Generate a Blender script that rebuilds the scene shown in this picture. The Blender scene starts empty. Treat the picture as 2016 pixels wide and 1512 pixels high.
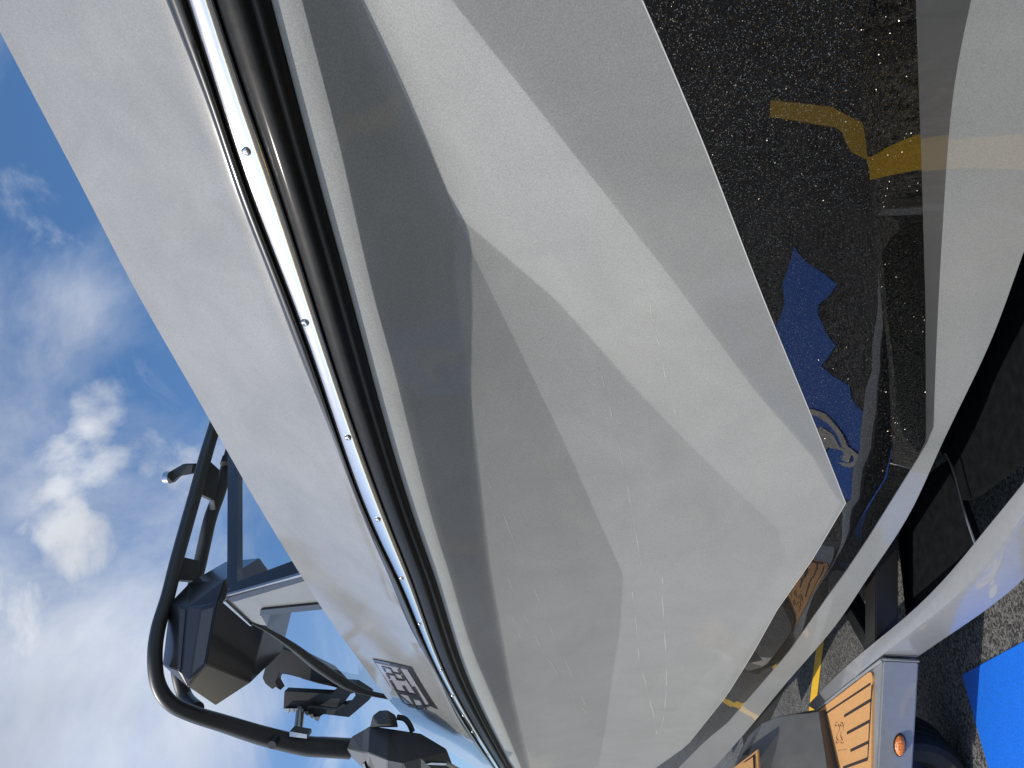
import bpy, bmesh, math, random
import numpy as np
from mathutils import Vector, Matrix
from mathutils.geometry import tessellate_polygon
random.seed(4)
SC = bpy.context.scene
COL = SC.collection
# ------------------------------------------------------------------ camera
F = 1344.0; PIT = math.radians(7.3); H = 1.35
cp, sp_ = math.cos(PIT), math.sin(PIT)
cam = bpy.data.cameras.new("camera"); cam.lens = 24; cam.sensor_width = 36
cam.clip_start = 0.02; cam.clip_end = 3000
camo = bpy.data.objects.new("camera", cam); COL.objects.link(camo); SC.camera = camo
up = Vector((0, -sp_, cp)); fw = Vector((0, cp, sp_)); rt = Vector((1, 0, 0))
M = Matrix.Identity(4)
for i in range(3):
    M[i][0] = -up[i]; M[i][1] = rt[i]; M[i][2] = -fw[i]     # phone held on its side: world up is image left
M[0][3], M[1][3], M[2][3] = 0, 0, H
camo.matrix_world = M
# ------------------------------------------------------------------ sun and sky
SUN = Vector((-0.661, -0.246, 0.707)).normalized()
sl = bpy.data.lights.new("sun", 'SUN'); sl.energy = 3.6; sl.angle = math.radians(0.5); sl.color = (1, 0.95, 0.87)
so = bpy.data.objects.new("sun", sl); COL.objects.link(so)
so.rotation_euler = SUN.to_track_quat('Z', 'Y').to_euler()
W = bpy.data.worlds.new("World"); SC.world = W; W.use_nodes = True
SC.view_settings.view_transform = 'Standard'; SC.view_settings.look = 'None'
SC.view_settings.gamma = 1; SC.view_settings.use_curve_mapping = False
SC.view_settings.exposure = 0.0


def ray(px, py):
    """direction of the photograph's pixel, used only to measure real positions"""
    a = (756 - py) / F; b = (1008 - px) / F
    return np.array([a, cp - b * sp_, sp_ + b * cp])


def P(px, py, y):
    d = ray(px, py); return Vector(np.array([0, 0, H]) + d * (y / d[1]))


def G(px, py, z):
    d = ray(px, py); return Vector(np.array([0, 0, H]) + d * ((z - H) / d[2]))


def PL(px, py, p0, n):
    d = Vector(ray(px, py)); o = Vector((0, 0, H)); return o + d * ((p0 - o).dot(n) / d.dot(n))


def world_sky():
    nt = W.node_tree; N = nt.nodes; L = nt.links; N.clear()
    out = N.new('ShaderNodeOutputWorld'); bg = N.new('ShaderNodeBackground'); bg.inputs[1].default_value = 0.14
    sky = N.new('ShaderNodeTexSky'); sky.sky_type = 'NISHITA'; sky.sun_disc = False
    sky.sun_elevation = math.asin(SUN.z)
    sky.sun_rotation = math.atan2(SUN.x, SUN.y)
    sky.air_density = 1.0; sky.dust_density = 1.6; sky.ozone_density = 2.5
    hs = N.new('ShaderNodeHueSaturation'); hs.inputs['Saturation'].default_value = 1.22; hs.inputs['Value'].default_value = 1.2
    L.new(sky.outputs[0], hs.inputs['Color'])
    tc = N.new('ShaderNodeTexCoord')
    mp = N.new('ShaderNodeMapping'); mp.inputs['Scale'].default_value = (1, 1, 1.5); L.new(tc.outputs['Generated'], mp.inputs[0])
    n1 = N.new('ShaderNodeTexNoise'); n1.inputs['Scale'].default_value = 5.0; n1.inputs['Detail'].default_value = 9
    n1.inputs['Roughness'].default_value = 0.6; n1.inputs['Distortion'].default_value = 0.5
    L.new(mp.outputs[0], n1.inputs[0])

    def math_(op, a, b=None, clamp=False):
        m = N.new('ShaderNodeMath'); m.operation = op; m.use_clamp = clamp
        for i, v in enumerate((a, b)):
            if v is None: continue
            if isinstance(v, (int, float)): m.inputs[i].default_value = v
            else: L.new(v, m.inputs[i])
        return m.outputs[0]

    def blob(px, py, rad, amp):
        d = Vector(ray(px, py)).normalized()
        v = N.new('ShaderNodeVectorMath'); v.operation = 'DOT_PRODUCT'; v.inputs[1].default_value = d
        nv = N.new('ShaderNodeVectorMath'); nv.operation = 'NORMALIZE'; L.new(tc.outputs['Generated'], nv.inputs[0])
        L.new(nv.outputs[0], v.inputs[0])
        mr = N.new('ShaderNodeMapRange'); mr.interpolation_type = 'SMOOTHSTEP'
        mr.inputs[1].default_value = math.cos(rad); mr.inputs[2].default_value = 1
        mr.inputs[3].default_value = 0; mr.inputs[4].default_value = amp
        L.new(v.outputs['Value'], mr.inputs[0]); return mr.outputs[0]
    s = n1.outputs['Fac']
    for b in CLOUDS: s = math_('ADD', s, blob(*b))
    mr = N.new('ShaderNodeMapRange'); mr.interpolation_type = 'SMOOTHSTEP'
    mr.inputs[1].default_value = 0.55; mr.inputs[2].default_value = 0.86; L.new(s, mr.inputs[0])
    n4 = N.new('ShaderNodeTexNoise'); n4.inputs['Scale'].default_value = 1.7; n4.inputs['Detail'].default_value = 10; n4.inputs['Roughness'].default_value = .62; n4.inputs['Distortion'].default_value = 1.2
    L.new(mp.outputs[0], n4.inputs[0]); h = n4.outputs['Fac']
    for b in HAZE: h = math_('ADD', h, blob(*b))
    hz = N.new('ShaderNodeMapRange'); hz.interpolation_type = 'SMOOTHSTEP'; hz.inputs[1].default_value = .40; hz.inputs[2].default_value = 1.0; hz.inputs[4].default_value = .85; L.new(h, hz.inputs[0])
    msk = math_('MAXIMUM', mr.outputs[0], hz.outputs[0])
    n2 = N.new('ShaderNodeTexNoise'); n2.inputs['Scale'].default_value = 6; n2.inputs['Detail'].default_value = 7
    L.new(mp.outputs[0], n2.inputs[0])
    cr = N.new('ShaderNodeMapRange'); cr.inputs[1].default_value = .3; cr.inputs[2].default_value = .7
    cr.inputs[3].default_value = 4.6; cr.inputs[4].default_value = 6.8; L.new(n2.outputs['Fac'], cr.inputs[0])
    cc = N.new('ShaderNodeCombineXYZ')
    L.new(math_('MULTIPLY', cr.outputs[0], 0.93), cc.inputs[0]); L.new(math_('MULTIPLY', cr.outputs[0], 0.97), cc.inputs[1]); L.new(math_('MULTIPLY', cr.outputs[0], 1.04), cc.inputs[2])
    mx = N.new('ShaderNodeMixRGB'); L.new(math_('MULTIPLY', msk, 0.95), mx.inputs[0])
    L.new(hs.outputs[0], mx.inputs[1]); L.new(cc.outputs[0], mx.inputs[2])
    L.new(mx.outputs[0], bg.inputs[0]); L.new(bg.outputs[0], out.inputs[0])


CLOUDS = [(150, 910, 0.065, 0.19), (165, 1060, 0.06, 0.19), (95, 1010, 0.05, 0.14), (190, 800, .05, .2), (60, 1330, 0.16, 0.16)]
HAZE = [(60, 1420, 0.30, 0.34), (480, 1450, 0.12, 0.14), (40, 620, 0.14, 0.14), (250, 560, .12, .1), (90, 330, 0.2, -0.12), (620, 1480, .08, -.2), (330, 700, .1, -.12), (20, 900, .1, .1)]
world_sky()


# ------------------------------------------------------------------ materials
def mat(name, base, rough=0.5, metal=0.0, coat=0.0, coat_rough=0.03, noise=0.0, nscale=60, bump=0.0, bscale=200, spec=0.5, trans=0.0, alpha=1.0, dirt=None):
    m = bpy.data.materials.new(name); m.use_nodes = True
    nt = m.node_tree; b = nt.nodes['Principled BSDF']; L = nt.links
    b.inputs['Base Color'].default_value = (*base, 1); b.inputs['Roughness'].default_value = rough
    b.inputs['Metallic'].default_value = metal; b.inputs['Coat Weight'].default_value = coat
    b.inputs['Coat Roughness'].default_value = coat_rough; b.inputs['Specular IOR Level'].default_value = spec
    b.inputs['Transmission Weight'].default_value = trans; b.inputs['Alpha'].default_value = alpha
    tc = nt.nodes.new('ShaderNodeTexCoord')
    if noise:
        n = nt.nodes.new('ShaderNodeTexNoise'); n.inputs['Scale'].default_value = nscale; n.inputs['Detail'].default_value = 8
        L.new(tc.outputs['Object'], n.inputs[0])
        mr = nt.nodes.new('ShaderNodeMapRange'); mr.inputs[1].default_value = .25; mr.inputs[2].default_value = .75
        mr.inputs[3].default_value = 1 - noise; mr.inputs[4].default_value = 1 + noise; L.new(n.outputs['Fac'], mr.inputs[0])
        mm = nt.nodes.new('ShaderNodeVectorMath'); mm.operation = 'SCALE'; mm.inputs[0].default_value = base
        L.new(mr.outputs[0], mm.inputs['Scale']); L.new(mm.outputs[0], b.inputs['Base Color'])
    if bump:
        n = nt.nodes.new('ShaderNodeTexNoise'); n.inputs['Scale'].default_value = bscale; n.inputs['Detail'].default_value = 5
        L.new(tc.outputs['Object'], n.inputs[0])
        bp = nt.nodes.new('ShaderNodeBump'); bp.inputs['Strength'].default_value = 1; bp.inputs['Distance'].default_value = bump
        L.new(n.outputs['Fac'], bp.inputs['Height']); L.new(bp.outputs[0], b.inputs['Normal'])
    return m


def gelcoat(name, base, cr=.05, cw=.3, mot=.06):
    """sprayed gel coat: fine dust and faint smears on a glossy pale grey"""
    m = bpy.data.materials.new(name); m.use_nodes = True; nt = m.node_tree; N = nt.nodes; L = nt.links
    b = N['Principled BSDF']; b.inputs['Roughness'].default_value = 0.55; b.inputs['Coat Weight'].default_value = cw
    b.inputs['Coat IOR'].default_value = 1.5; b.inputs['Specular IOR Level'].default_value = 0.2
    tc = N.new('ShaderNodeTexCoord')
    fine = N.new('ShaderNodeTexNoise'); fine.inputs['Scale'].default_value = 330; fine.inputs['Detail'].default_value = 3
    big = N.new('ShaderNodeTexNoise'); big.inputs['Scale'].default_value = 5; big.inputs['Detail'].default_value = 7; big.inputs['Roughness'].default_value = .6; big.inputs['Distortion'].default_value = .6
    for n in (fine, big): L.new(tc.outputs['Object'], n.inputs[0])
    def rng(src, a, c, lo, hi):
        r = N.new('ShaderNodeMapRange'); r.inputs[1].default_value = a; r.inputs[2].default_value = c
        r.inputs[3].default_value = lo; r.inputs[4].default_value = hi; L.new(src, r.inputs[0]); return r.outputs[0]
    k = N.new('ShaderNodeMath'); k.operation = 'MULTIPLY'
    L.new(rng(fine.outputs['Fac'], .3, .7, .86, 1.14), k.inputs[0]); L.new(rng(big.outputs['Fac'], .3, .7, 1 - mot, 1 + mot), k.inputs[1])
    # specks of dust: sparse dark dots
    vo = N.new('ShaderNodeTexVoronoi'); vo.inputs['Scale'].default_value = 160; L.new(tc.outputs['Object'], vo.inputs[0])
    wn = N.new('ShaderNodeSeparateXYZ'); L.new(vo.outputs['Color'], wn.inputs[0])
    d1 = N.new('ShaderNodeMath'); d1.operation = 'LESS_THAN'; L.new(vo.outputs['Distance'], d1.inputs[0]); d1.inputs[1].default_value = .2
    d2 = N.new('ShaderNodeMath'); d2.operation = 'GREATER_THAN'; L.new(wn.outputs[0], d2.inputs[0]); d2.inputs[1].default_value = .93
    d3 = N.new('ShaderNodeMath'); d3.operation = 'MULTIPLY'; L.new(d1.outputs[0], d3.inputs[0]); L.new(d2.outputs[0], d3.inputs[1])
    d4 = rng(d3.outputs[0], 0, 1, 1, .8)
    k2 = N.new('ShaderNodeMath'); k2.operation = 'MULTIPLY'; L.new(k.outputs[0], k2.inputs[0]); L.new(d4, k2.inputs[1])
    mm = N.new('ShaderNodeVectorMath'); mm.operation = 'SCALE'; mm.inputs[0].default_value = base; L.new(k2.outputs[0], mm.inputs['Scale'])
    L.new(mm.outputs[0], b.inputs['Base Color'])
    L.new(rng(big.outputs['Fac'], .3, .75, cr, cr + .06), b.inputs['Coat Roughness'])
    wv = N.new('ShaderNodeTexNoise'); wv.inputs['Scale'].default_value = 3.2; wv.inputs['Detail'].default_value = 1; L.new(tc.outputs['Object'], wv.inputs[0])
    bp = N.new('ShaderNodeBump'); bp.inputs['Strength'].default_value = 1; bp.inputs['Distance'].default_value = .0010
    L.new(wv.outputs['Fac'], bp.inputs['Height']); L.new(bp.outputs[0], b.inputs['Coat Normal'])
    return m


def flake():
    m = bpy.data.materials.new("black_flake"); m.use_nodes = True; nt = m.node_tree; N = nt.nodes; L = nt.links
    b = N['Principled BSDF']; b.inputs['Roughness'].default_value = 0.22; b.inputs['Metallic'].default_value = 1
    b.inputs['Coat Weight'].default_value = 1; b.inputs['Coat Roughness'].default_value = .02; b.inputs['Coat IOR'].default_value = 1.66
    tc = N.new('ShaderNodeTexCoord'); vo = N.new('ShaderNodeTexVoronoi'); vo.inputs['Scale'].default_value = 720
    L.new(tc.outputs['Object'], vo.inputs[0])
    s = N.new('ShaderNodeVectorMath'); s.operation = 'SUBTRACT'; s.inputs[1].default_value = (.5, .5, .5); L.new(vo.outputs['Color'], s.inputs[0])
    s2 = N.new('ShaderNodeVectorMath'); s2.operation = 'SCALE'; s2.inputs['Scale'].default_value = 1.5; L.new(s.outputs[0], s2.inputs[0])
    g = N.new('ShaderNodeNewGeometry'); ad = N.new('ShaderNodeVectorMath'); ad.operation = 'ADD'; L.new(g.outputs['Normal'], ad.inputs[0]); L.new(s2.outputs[0], ad.inputs[1])
    nn = N.new('ShaderNodeVectorMath'); nn.operation = 'NORMALIZE'; L.new(ad.outputs[0], nn.inputs[0]); L.new(nn.outputs[0], b.inputs['Normal'])
    sx = N.new('ShaderNodeSeparateXYZ'); L.new(vo.outputs['Color'], sx.inputs[0])
    gt = N.new('ShaderNodeMapRange'); gt.inputs[1].default_value = .84; gt.inputs[2].default_value = 1; gt.inputs[3].default_value = .0025; gt.inputs[4].default_value = .6; L.new(sx.outputs[1], gt.inputs[0])
    tint = N.new('ShaderNodeMixRGB'); tint.inputs[0].default_value = .22; tint.inputs[1].default_value = (1, .84, .70, 1); L.new(vo.outputs['Color'], tint.inputs[2])
    sc = N.new('ShaderNodeVectorMath'); sc.operation = 'SCALE'; L.new(tint.outputs[0], sc.inputs[0]); L.new(gt.outputs[0], sc.inputs['Scale'])
    L.new(sc.outputs[0], b.inputs['Base Color'])
    wv = N.new('ShaderNodeTexNoise'); wv.inputs['Scale'].default_value = 3.0; L.new(tc.outputs['Object'], wv.inputs[0])
    bp = N.new('ShaderNodeBump'); bp.inputs['Distance'].default_value = .0006; L.new(wv.outputs['Fac'], bp.inputs['Height']); L.new(bp.outputs[0], b.inputs['Coat Normal'])
    return m


def asphalt():
    m = bpy.data.materials.new("asphalt"); m.use_nodes = True; nt = m.node_tree; N = nt.nodes; L = nt.links
    b = N['Principled BSDF']; b.inputs['Roughness'].default_value = .9
    tc = N.new('ShaderNodeTexCoord'); vo = N.new('ShaderNodeTexVoronoi'); vo.inputs['Scale'].default_value = 140; L.new(tc.outputs['Object'], vo.inputs[0])
    n = N.new('ShaderNodeTexNoise'); n.inputs['Scale'].default_value = 260; n.inputs['Detail'].default_value = 6; L.new(tc.outputs['Object'], n.inputs[0])
    n3 = N.new('ShaderNodeTexNoise'); n3.inputs['Scale'].default_value = 1.3; n3.inputs['Detail'].default_value = 6; L.new(tc.outputs['Object'], n3.inputs[0])
    cr = N.new('ShaderNodeValToRGB'); e = cr.color_ramp.elements
    e[0].position = .32; e[0].color = (.018, .018, .018, 1); e[1].position = .72; e[1].color = (.19, .186, .178, 1)
    mx = N.new('ShaderNodeMixRGB'); mx.inputs[0].default_value = .5
    sx = N.new('ShaderNodeSeparateXYZ'); L.new(vo.outputs['Color'], sx.inputs[0])
    L.new(n.outputs['Fac'], mx.inputs[1]); L.new(sx.outputs[0], mx.inputs[2]); L.new(mx.outputs[0], cr.inputs[0])
    mr = N.new('ShaderNodeMapRange'); mr.inputs[1].default_value = .3; mr.inputs[2].default_value = .7; mr.inputs[3].default_value = .75; mr.inputs[4].default_value = 1.2; L.new(n3.outputs['Fac'], mr.inputs[0])
    sc = N.new('ShaderNodeVectorMath'); sc.operation = 'SCALE'; L.new(cr.outputs[0], sc.inputs[0]); L.new(mr.outputs[0], sc.inputs['Scale'])
    L.new(sc.outputs[0], b.inputs['Base Color'])
    bp = N.new('ShaderNodeBump'); bp.inputs['Distance'].default_value = .004; L.new(mx.outputs[0], bp.inputs['Height']); L.new(bp.outputs[0], b.inputs['Normal'])
    return m


M_gel = gelcoat("grey_gelcoat", (.285, .289, .279))
M_gel2 = gelcoat("grey_gelcoat_deck", (.245, .247, .238), .085, 1.0, .10)
M_gel3 = gelcoat("grey_gelcoat_chine", (.27, .275, .265), .01, 1.0, .03)
M_flake = flake()
M_stripe = mat("dark_grey_stripe", (.10, .10, .098), .5, coat=1, noise=.05)
M_line = mat("pinstripe", (.6, .6, .58), .4, coat=1)
M_steel = mat("polished_steel", (.78, .77, .74), .11, metal=1, bump=.0002, bscale=60)
M_rub = mat("black_rubber", (.006, .0065, .0075), .5, coat=.10, coat_rough=.12, bump=.0012, bscale=28, noise=.3, spec=.15)
M_chan = mat("rail_base", (.035, .035, .034), .3, coat=.5, coat_rough=.1)
M_trail = mat("trailer_paint", (.23, .235, .24), .28, coat=.9, coat_rough=.06, noise=.06, nscale=40, bump=.0008, bscale=9)
M_fend = mat("fender_paint", (.085, .088, .09), .4, coat=.3, coat_rough=.2, noise=.12, nscale=18)
M_pad = mat("foam_pad", (.56, .29, .105), .8, noise=.12, nscale=90, bump=.0006, bscale=500)
M_groove = mat("pad_groove", (.02, .012, .01), .8)
M_print = mat("pad_print", (.34, .17, .07), .85)
M_amber = mat("amber_lens", (.95, .24, .01), .15, trans=.2, coat=1, bump=.006, bscale=150, noise=.6, nscale=170)
M_black = mat("black_powder_coat", (.012, .013, .014), .42, noise=.2)
M_tower = mat("charcoal_powder_coat", (.045, .047, .047), .42, noise=.12, nscale=120)
M_base = mat("charcoal_casting", (.075, .08, .085), .45, noise=.1, nscale=160)
M_speak = mat("speaker_shell", (.013, .012, .013), .3, coat=.6, coat_rough=.12, noise=.2, nscale=20)
M_frame = mat("windshield_frame", (.02, .022, .026), .25, coat=.5)
M_alu = mat("aluminium", (.5, .49, .47), .3, metal=1, noise=.1)
M_dark = mat("dark_void", (.01, .01, .01), .6)
M_tyre = mat("tyre_rubber", (.018, .018, .018), .75, noise=.2, bump=.001, bscale=150)
M_asph = asphalt()
M_blue = mat("blue_paint", (.0, .15, .72), .6, noise=.22, nscale=170, bump=.002, bscale=260)
M_white = mat("white_paint", (.72, .70, .62), .7, noise=.2, nscale=60, bump=.002, bscale=260)
M_yel = mat("yellow_paint", (.80, .48, .02), .65, noise=.15, nscale=80, bump=.002, bscale=260)
M_carpet = mat("bunk_carpet", (.012, .012, .013), .95, noise=.3, nscale=300)


def glass_mat():
    m = bpy.data.materials.new("tinted_glass"); m.use_nodes = True; nt = m.node_tree; N = nt.nodes; L = nt.links
    N.remove(N['Principled BSDF']); out = N['Material Output']
    tr = N.new('ShaderNodeBsdfTransparent'); tr.inputs[0].default_value = (.93, .95, .96, 1)
    gl = N.new('ShaderNodeBsdfGlossy'); gl.inputs['Roughness'].default_value = .01
    fr = N.new('ShaderNodeFresnel'); fr.inputs[0].default_value = 1.55
    ge = N.new('ShaderNodeNewGeometry'); iv = N.new('ShaderNodeMath'); iv.operation = 'SUBTRACT'; iv.inputs[0].default_value = 1; L.new(ge.outputs['Backfacing'], iv.inputs[1])
    ad = N.new('ShaderNodeMath'); ad.operation = 'MULTIPLY'; L.new(fr.outputs[0], ad.inputs[0]); L.new(iv.outputs[0], ad.inputs[1])
    mx = N.new('ShaderNodeMixShader'); L.new(ad.outputs[0], mx.inputs[0]); L.new(tr.outputs[0], mx.inputs[1]); L.new(gl.outputs[0], mx.inputs[2]); L.new(mx.outputs[0], out.inputs[0])
    return m


M_glass = glass_mat()


# ------------------------------------------------------------------ helpers
def mk(name, verts, faces, m, parent=None, smooth=False, sharp=None):
    me = bpy.data.meshes.new(name); me.from_pydata([tuple(v) for v in verts], [], faces)
    bm = bmesh.new(); bm.from_mesh(me); bmesh.ops.recalc_face_normals(bm, faces=bm.faces); bm.to_mesh(me); bm.free()
    me.materials.append(m)
    if smooth:
        for p in me.polygons: p.use_smooth = True
        if sharp: me.set_sharp_from_angle(angle=math.radians(sharp))
    o = bpy.data.objects.new(name, me); COL.objects.link(o)
    if parent: o.parent = parent
    return o


def root(name, label, cat, loc=(0, 0, 0), group=None):
    o = bpy.data.objects.new(name, None); COL.objects.link(o); o.location = loc; o.empty_display_size = .1
    o['label'] = label; o['category'] = cat
    if group: o['group'] = group
    return o


def adopt(o, parent):
    o.parent = parent; o.matrix_parent_inverse = Matrix.Translation(-parent.location) if parent.type == 'EMPTY' else Matrix.Identity(4)
    return o


def prism(name, pts, thick, m, parent=None, holes=(), bevel=0.0, nrm=None):
    """flat outline in space given real thickness"""
    pts = [Vector(p) for p in pts]; loops = [pts] + [[Vector(p) for p in h] for h in holes]
    if nrm is None:
        nrm = Vector((0, 0, 0))
        for i in range(len(pts)):
            nrm += pts[i].cross(pts[(i + 1) % len(pts)])
        nrm.normalize()
    off = nrm.normalized() * thick
    allp = [p for l in loops for p in l]; n = len(allp)
    tris = tessellate_polygon(loops)
    V = allp + [p + off for p in allp]
    Fc = [tuple(t) for t in tris] + [tuple(i + n for i in reversed(t)) for t in tris]
    s = 0
    for l in loops:
        k = len(l)
        for i in range(k):
            a, b = s + i, s + (i + 1) % k; Fc.append((a, b, b + n, a + n))
        s += k
    o = mk(name, V, Fc, m, parent)
    if bevel:
        bm = bmesh.new(); bm.from_mesh(o.data)
        bmesh.ops.dissolve_limit(bm, angle_limit=.01, verts=bm.verts, edges=bm.edges)
        es = [e for e in bm.edges if len(e.link_faces) == 2 and e.calc_face_angle(0) > .5]
        bmesh.ops.bevel(bm, geom=es, offset=bevel, segments=2, affect='EDGES', clamp_overlap=True)
        bm.to_mesh(o.data); bm.free()
    return o


def tube(name, pts, rad, m, parent=None, n=18, sub=6, caps=True):
    """smooth tube through points; rad one number or one per point"""
    pts = [Vector(p) for p in pts]; R = rad if isinstance(rad, (list, tuple)) else [rad] * len(pts)
    Q = []; RR = []
    for i in range(len(pts) - 1):
        p0 = pts[max(i - 1, 0)]; p1 = pts[i]; p2 = pts[i + 1]; p3 = pts[min(i + 2, len(pts) - 1)]
        for k in range(sub):
            t = k / sub
            Q.append(.5 * ((2 * p1) + (-p0 + p2) * t + (2 * p0 - 5 * p1 + 4 * p2 - p3) * t * t + (-p0 + 3 * p1 - 3 * p2 + p3) * t ** 3)); RR.append(R[i] * (1 - t) + R[i + 1] * t)
    Q.append(pts[-1]); RR.append(R[-1])
    V = []; Fc = []; up0 = Vector((.3, .2, .93))
    for i, q in enumerate(Q):
        t = (Q[min(i + 1, len(Q) - 1)] - Q[max(i - 1, 0)]).normalized()
        a = up0 - t * up0.dot(t); a.normalize(); up0 = a; b = t.cross(a)
        for k in range(n):
            w = 2 * math.pi * k / n; V.append(q + (a * math.cos(w) + b * math.sin(w)) * RR[i])
    for i in range(len(Q) - 1):
        for k in range(n):
            Fc.append((i * n + k, i * n + (k + 1) % n, (i + 1) * n + (k + 1) % n, (i + 1) * n + k))
    if caps: Fc += [tuple(range(n))[::-1], tuple((len(Q) - 1) * n + k for k in range(n))]
    return mk(name, V, Fc, m, parent, smooth=True, sharp=50)


def hullobj(name, pts, m, parent=None, bevel=.004):
    bm = bmesh.new()
    for p in pts: bm.verts.new(p)
    r = bmesh.ops.convex_hull(bm, input=bm.verts)
    bmesh.ops.delete(bm, geom=[v for v in bm.verts if not v.link_faces], context='VERTS')
    bmesh.ops.dissolve_limit(bm, angle_limit=.05, verts=bm.verts, edges=bm.edges)
    if bevel: bmesh.ops.bevel(bm, geom=list(bm.edges), offset=bevel, segments=2, affect='EDGES', clamp_overlap=True)
    me = bpy.data.meshes.new(name); bm.to_mesh(me); bm.free(); me.materials.append(m)
    o = bpy.data.objects.new(name, me); COL.objects.link(o)
    if parent: o.parent = parent
    return o


def merge(objs, name):
    bm = bmesh.new(); m = objs[0].data.materials[0]
    for o in objs:
        bm.from_mesh(o.data); bpy.data.objects.remove(o)
    me = bpy.data.meshes.new(name); bm.to_mesh(me); bm.free(); me.materials.append(m)
    o = bpy.data.objects.new(name, me); COL.objects.link(o); return o


# ------------------------------------------------------------------ ground
def sheet(name, pts, z, m, parent=None):
    loops = [[Vector((p[0], p[1], 0)) for p in pts]]
    t = tessellate_polygon(loops)
    return mk(name, [(p[0], p[1], z) for p in pts], [tuple(i) for i in t], m, parent)


ground = sheet('parking_lot', [(-900, -900), (900, -900), (900, 900), (-900, 900)], 0, M_asph); ground['kind'] = 'structure'


def strip(name, a, b, w, z, m, parent):
    a = Vector((a[0], a[1], 0)); b = Vector((b[0], b[1], 0)); d = (b - a).normalized(); n = Vector((-d.y, d.x, 0)) * (w / 2)
    return sheet(name, [a + n, b + n, b - n, a - n], z, m, parent)


# ------------------------------------------------------------------ hull curve
R0P = [(327, 0), (362, 88), (410, 212), (465, 375), (525, 530), (590, 700), (650, 850), (740, 1078), (765, 1134), (810, 1241), (862, 1334), (902, 1416), (967, 1509)]
O2 = np.array([.581, .957]); E1 = np.array([.72, -.694]); E1 /= np.linalg.norm(E1); E2 = np.array([-E1[1], E1[0]])   # E2 points inboard
_s = []; _t = []
for x, y in R0P:
    g = np.array(G(x, y, 2.0))[:2] - O2; _s.append(g @ E1); _t.append(g @ E2)
PC = np.polyfit(_s, _t, 2); S0_, S1_ = min(_s), max(_s) + .1


def plan(s):
    c = min(max(s, S0_), S1_); g = np.polyval(np.polyder(PC), c)
    return np.polyval(PC, c) + g * (s - c), g

E1v = Vector((E1[0], E1[1], 0)); E2v = Vector((E2[0], E2[1], 0))


def surf(px, py, inset):
    d = ray(px, py); k = 1.5 / d[1]
    for _ in range(30):
        q = d[:2] * k - O2; s = q @ E1; pv, pg = plan(s); f = pv + inset - q @ E2
        df = pg * (d[:2] @ E1) - d[:2] @ E2
        st = -f / df; k += max(-.5, min(.5, st))
        if abs(st) < 1e-7: break
    return Vector((d[0] * k, d[1] * k, H + d[2] * k))


def spl(pts):
    """natural cubic spline x(y)"""
    y = np.array([p[1] for p in pts], float); x = np.array([p[0] for p in pts], float); n = len(y); h = np.diff(y)
    A = np.zeros((n, n)); r = np.zeros(n); A[0, 0] = A[-1, -1] = 1
    for i in range(1, n - 1):
        A[i, i - 1] = h[i - 1]; A[i, i] = 2 * (h[i - 1] + h[i]); A[i, i + 1] = h[i]
        r[i] = 6 * ((x[i + 1] - x[i]) / h[i] - (x[i] - x[i - 1]) / h[i - 1])
    Mm = np.linalg.solve(A, r)

    def f(v):
        i = min(max(np.searchsorted(y, v) - 1, 0), n - 2); a = y[i + 1] - v; b = v - y[i]; hh = h[i]
        return Mm[i] * a ** 3 / (6 * hh) + Mm[i + 1] * b ** 3 / (6 * hh) + (x[i] / hh - Mm[i] * hh / 6) * a + (x[i + 1] / hh - Mm[i + 1] * hh / 6) * b
    return f


def lin(pts):
    y = [p[1] for p in pts]; x = [p[0] for p in pts]
    return lambda v: float(np.interp(v, y, x))


fT = spl([(-33, 0), (47, 152), (107, 265), (165, 375), (262, 562), (385, 778), (500, 980), (557, 1075), (650, 1221), (732, 1334), (765, 1378), (850, 1456), (937, 1512)])
fL = spl([(300, 0), (400, 265), (500, 520), (575, 700), (660, 895), (757, 1134), (822, 1264), (893, 1416), (955, 1512)])
fR0 = spl(R0P)
fS0 = spl([(367, 0), (430, 200), (498, 400), (612, 700), (752, 1078), (780, 1134), (862, 1324), (974, 1512)])
fS1 = spl([(422, 0), (487, 200), (555, 400), (650, 700), (785, 1078), (807, 1134), (877, 1324), (984, 1512)])
fR1 = spl([(534, 0), (579, 171), (640, 400), (694, 595), (722, 700), (835, 1078), (855, 1134), (920, 1334), (957, 1416), (1007, 1512)])
f2 = spl([(593, 0), (635, 159), (671, 302), (738, 595), (767, 700), (867, 1078), (885, 1134), (927, 1274), (962, 1359), (1025, 1512)])
f3 = lin([(710, 0), (774, 139), (837, 278), (897, 421), (895, 540), (911, 671), (935, 857), (959, 1075), (967, 1134), (987, 1246), (1007, 1359), (1042, 1512)])
f4 = lin([(711, 0), (775, 139), (838, 278), (898, 421), (931, 500), (1022, 686), (1110, 869), (1213, 1100), (1227, 1134), (1220, 1246), (1207, 1321), (1192, 1434), (1177, 1512)])
f5 = lin([(712, 0), (776, 139), (839, 278), (899, 422), (1091, 587), (1149, 650), (1240, 754), (1332, 850), (1419, 937), (1530, 1040), (1545, 1100), (1500, 1190), (1420, 1290), (1330, 1400), (1230, 1512)])
f6 = lin([(889, 0), (1016, 159), (1135, 310), (1300, 520), (1490, 774), (1600, 900), (1640, 970), (1655, 990), (1598, 1100), (1528, 1200), (1350, 1468), (1288, 1512)])
_f7 = spl([(1265, 0), (1392, 300), (1508, 600), (1590, 800), (1665, 990)])
f7 = lambda v: _f7(v) if v < 990 else f7b(v)
f7b = lin([(1665, 990), (1600, 1100), (1530, 1200), (1480, 1290), (1430, 1370), (1352, 1468), (1290, 1512)])
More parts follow.
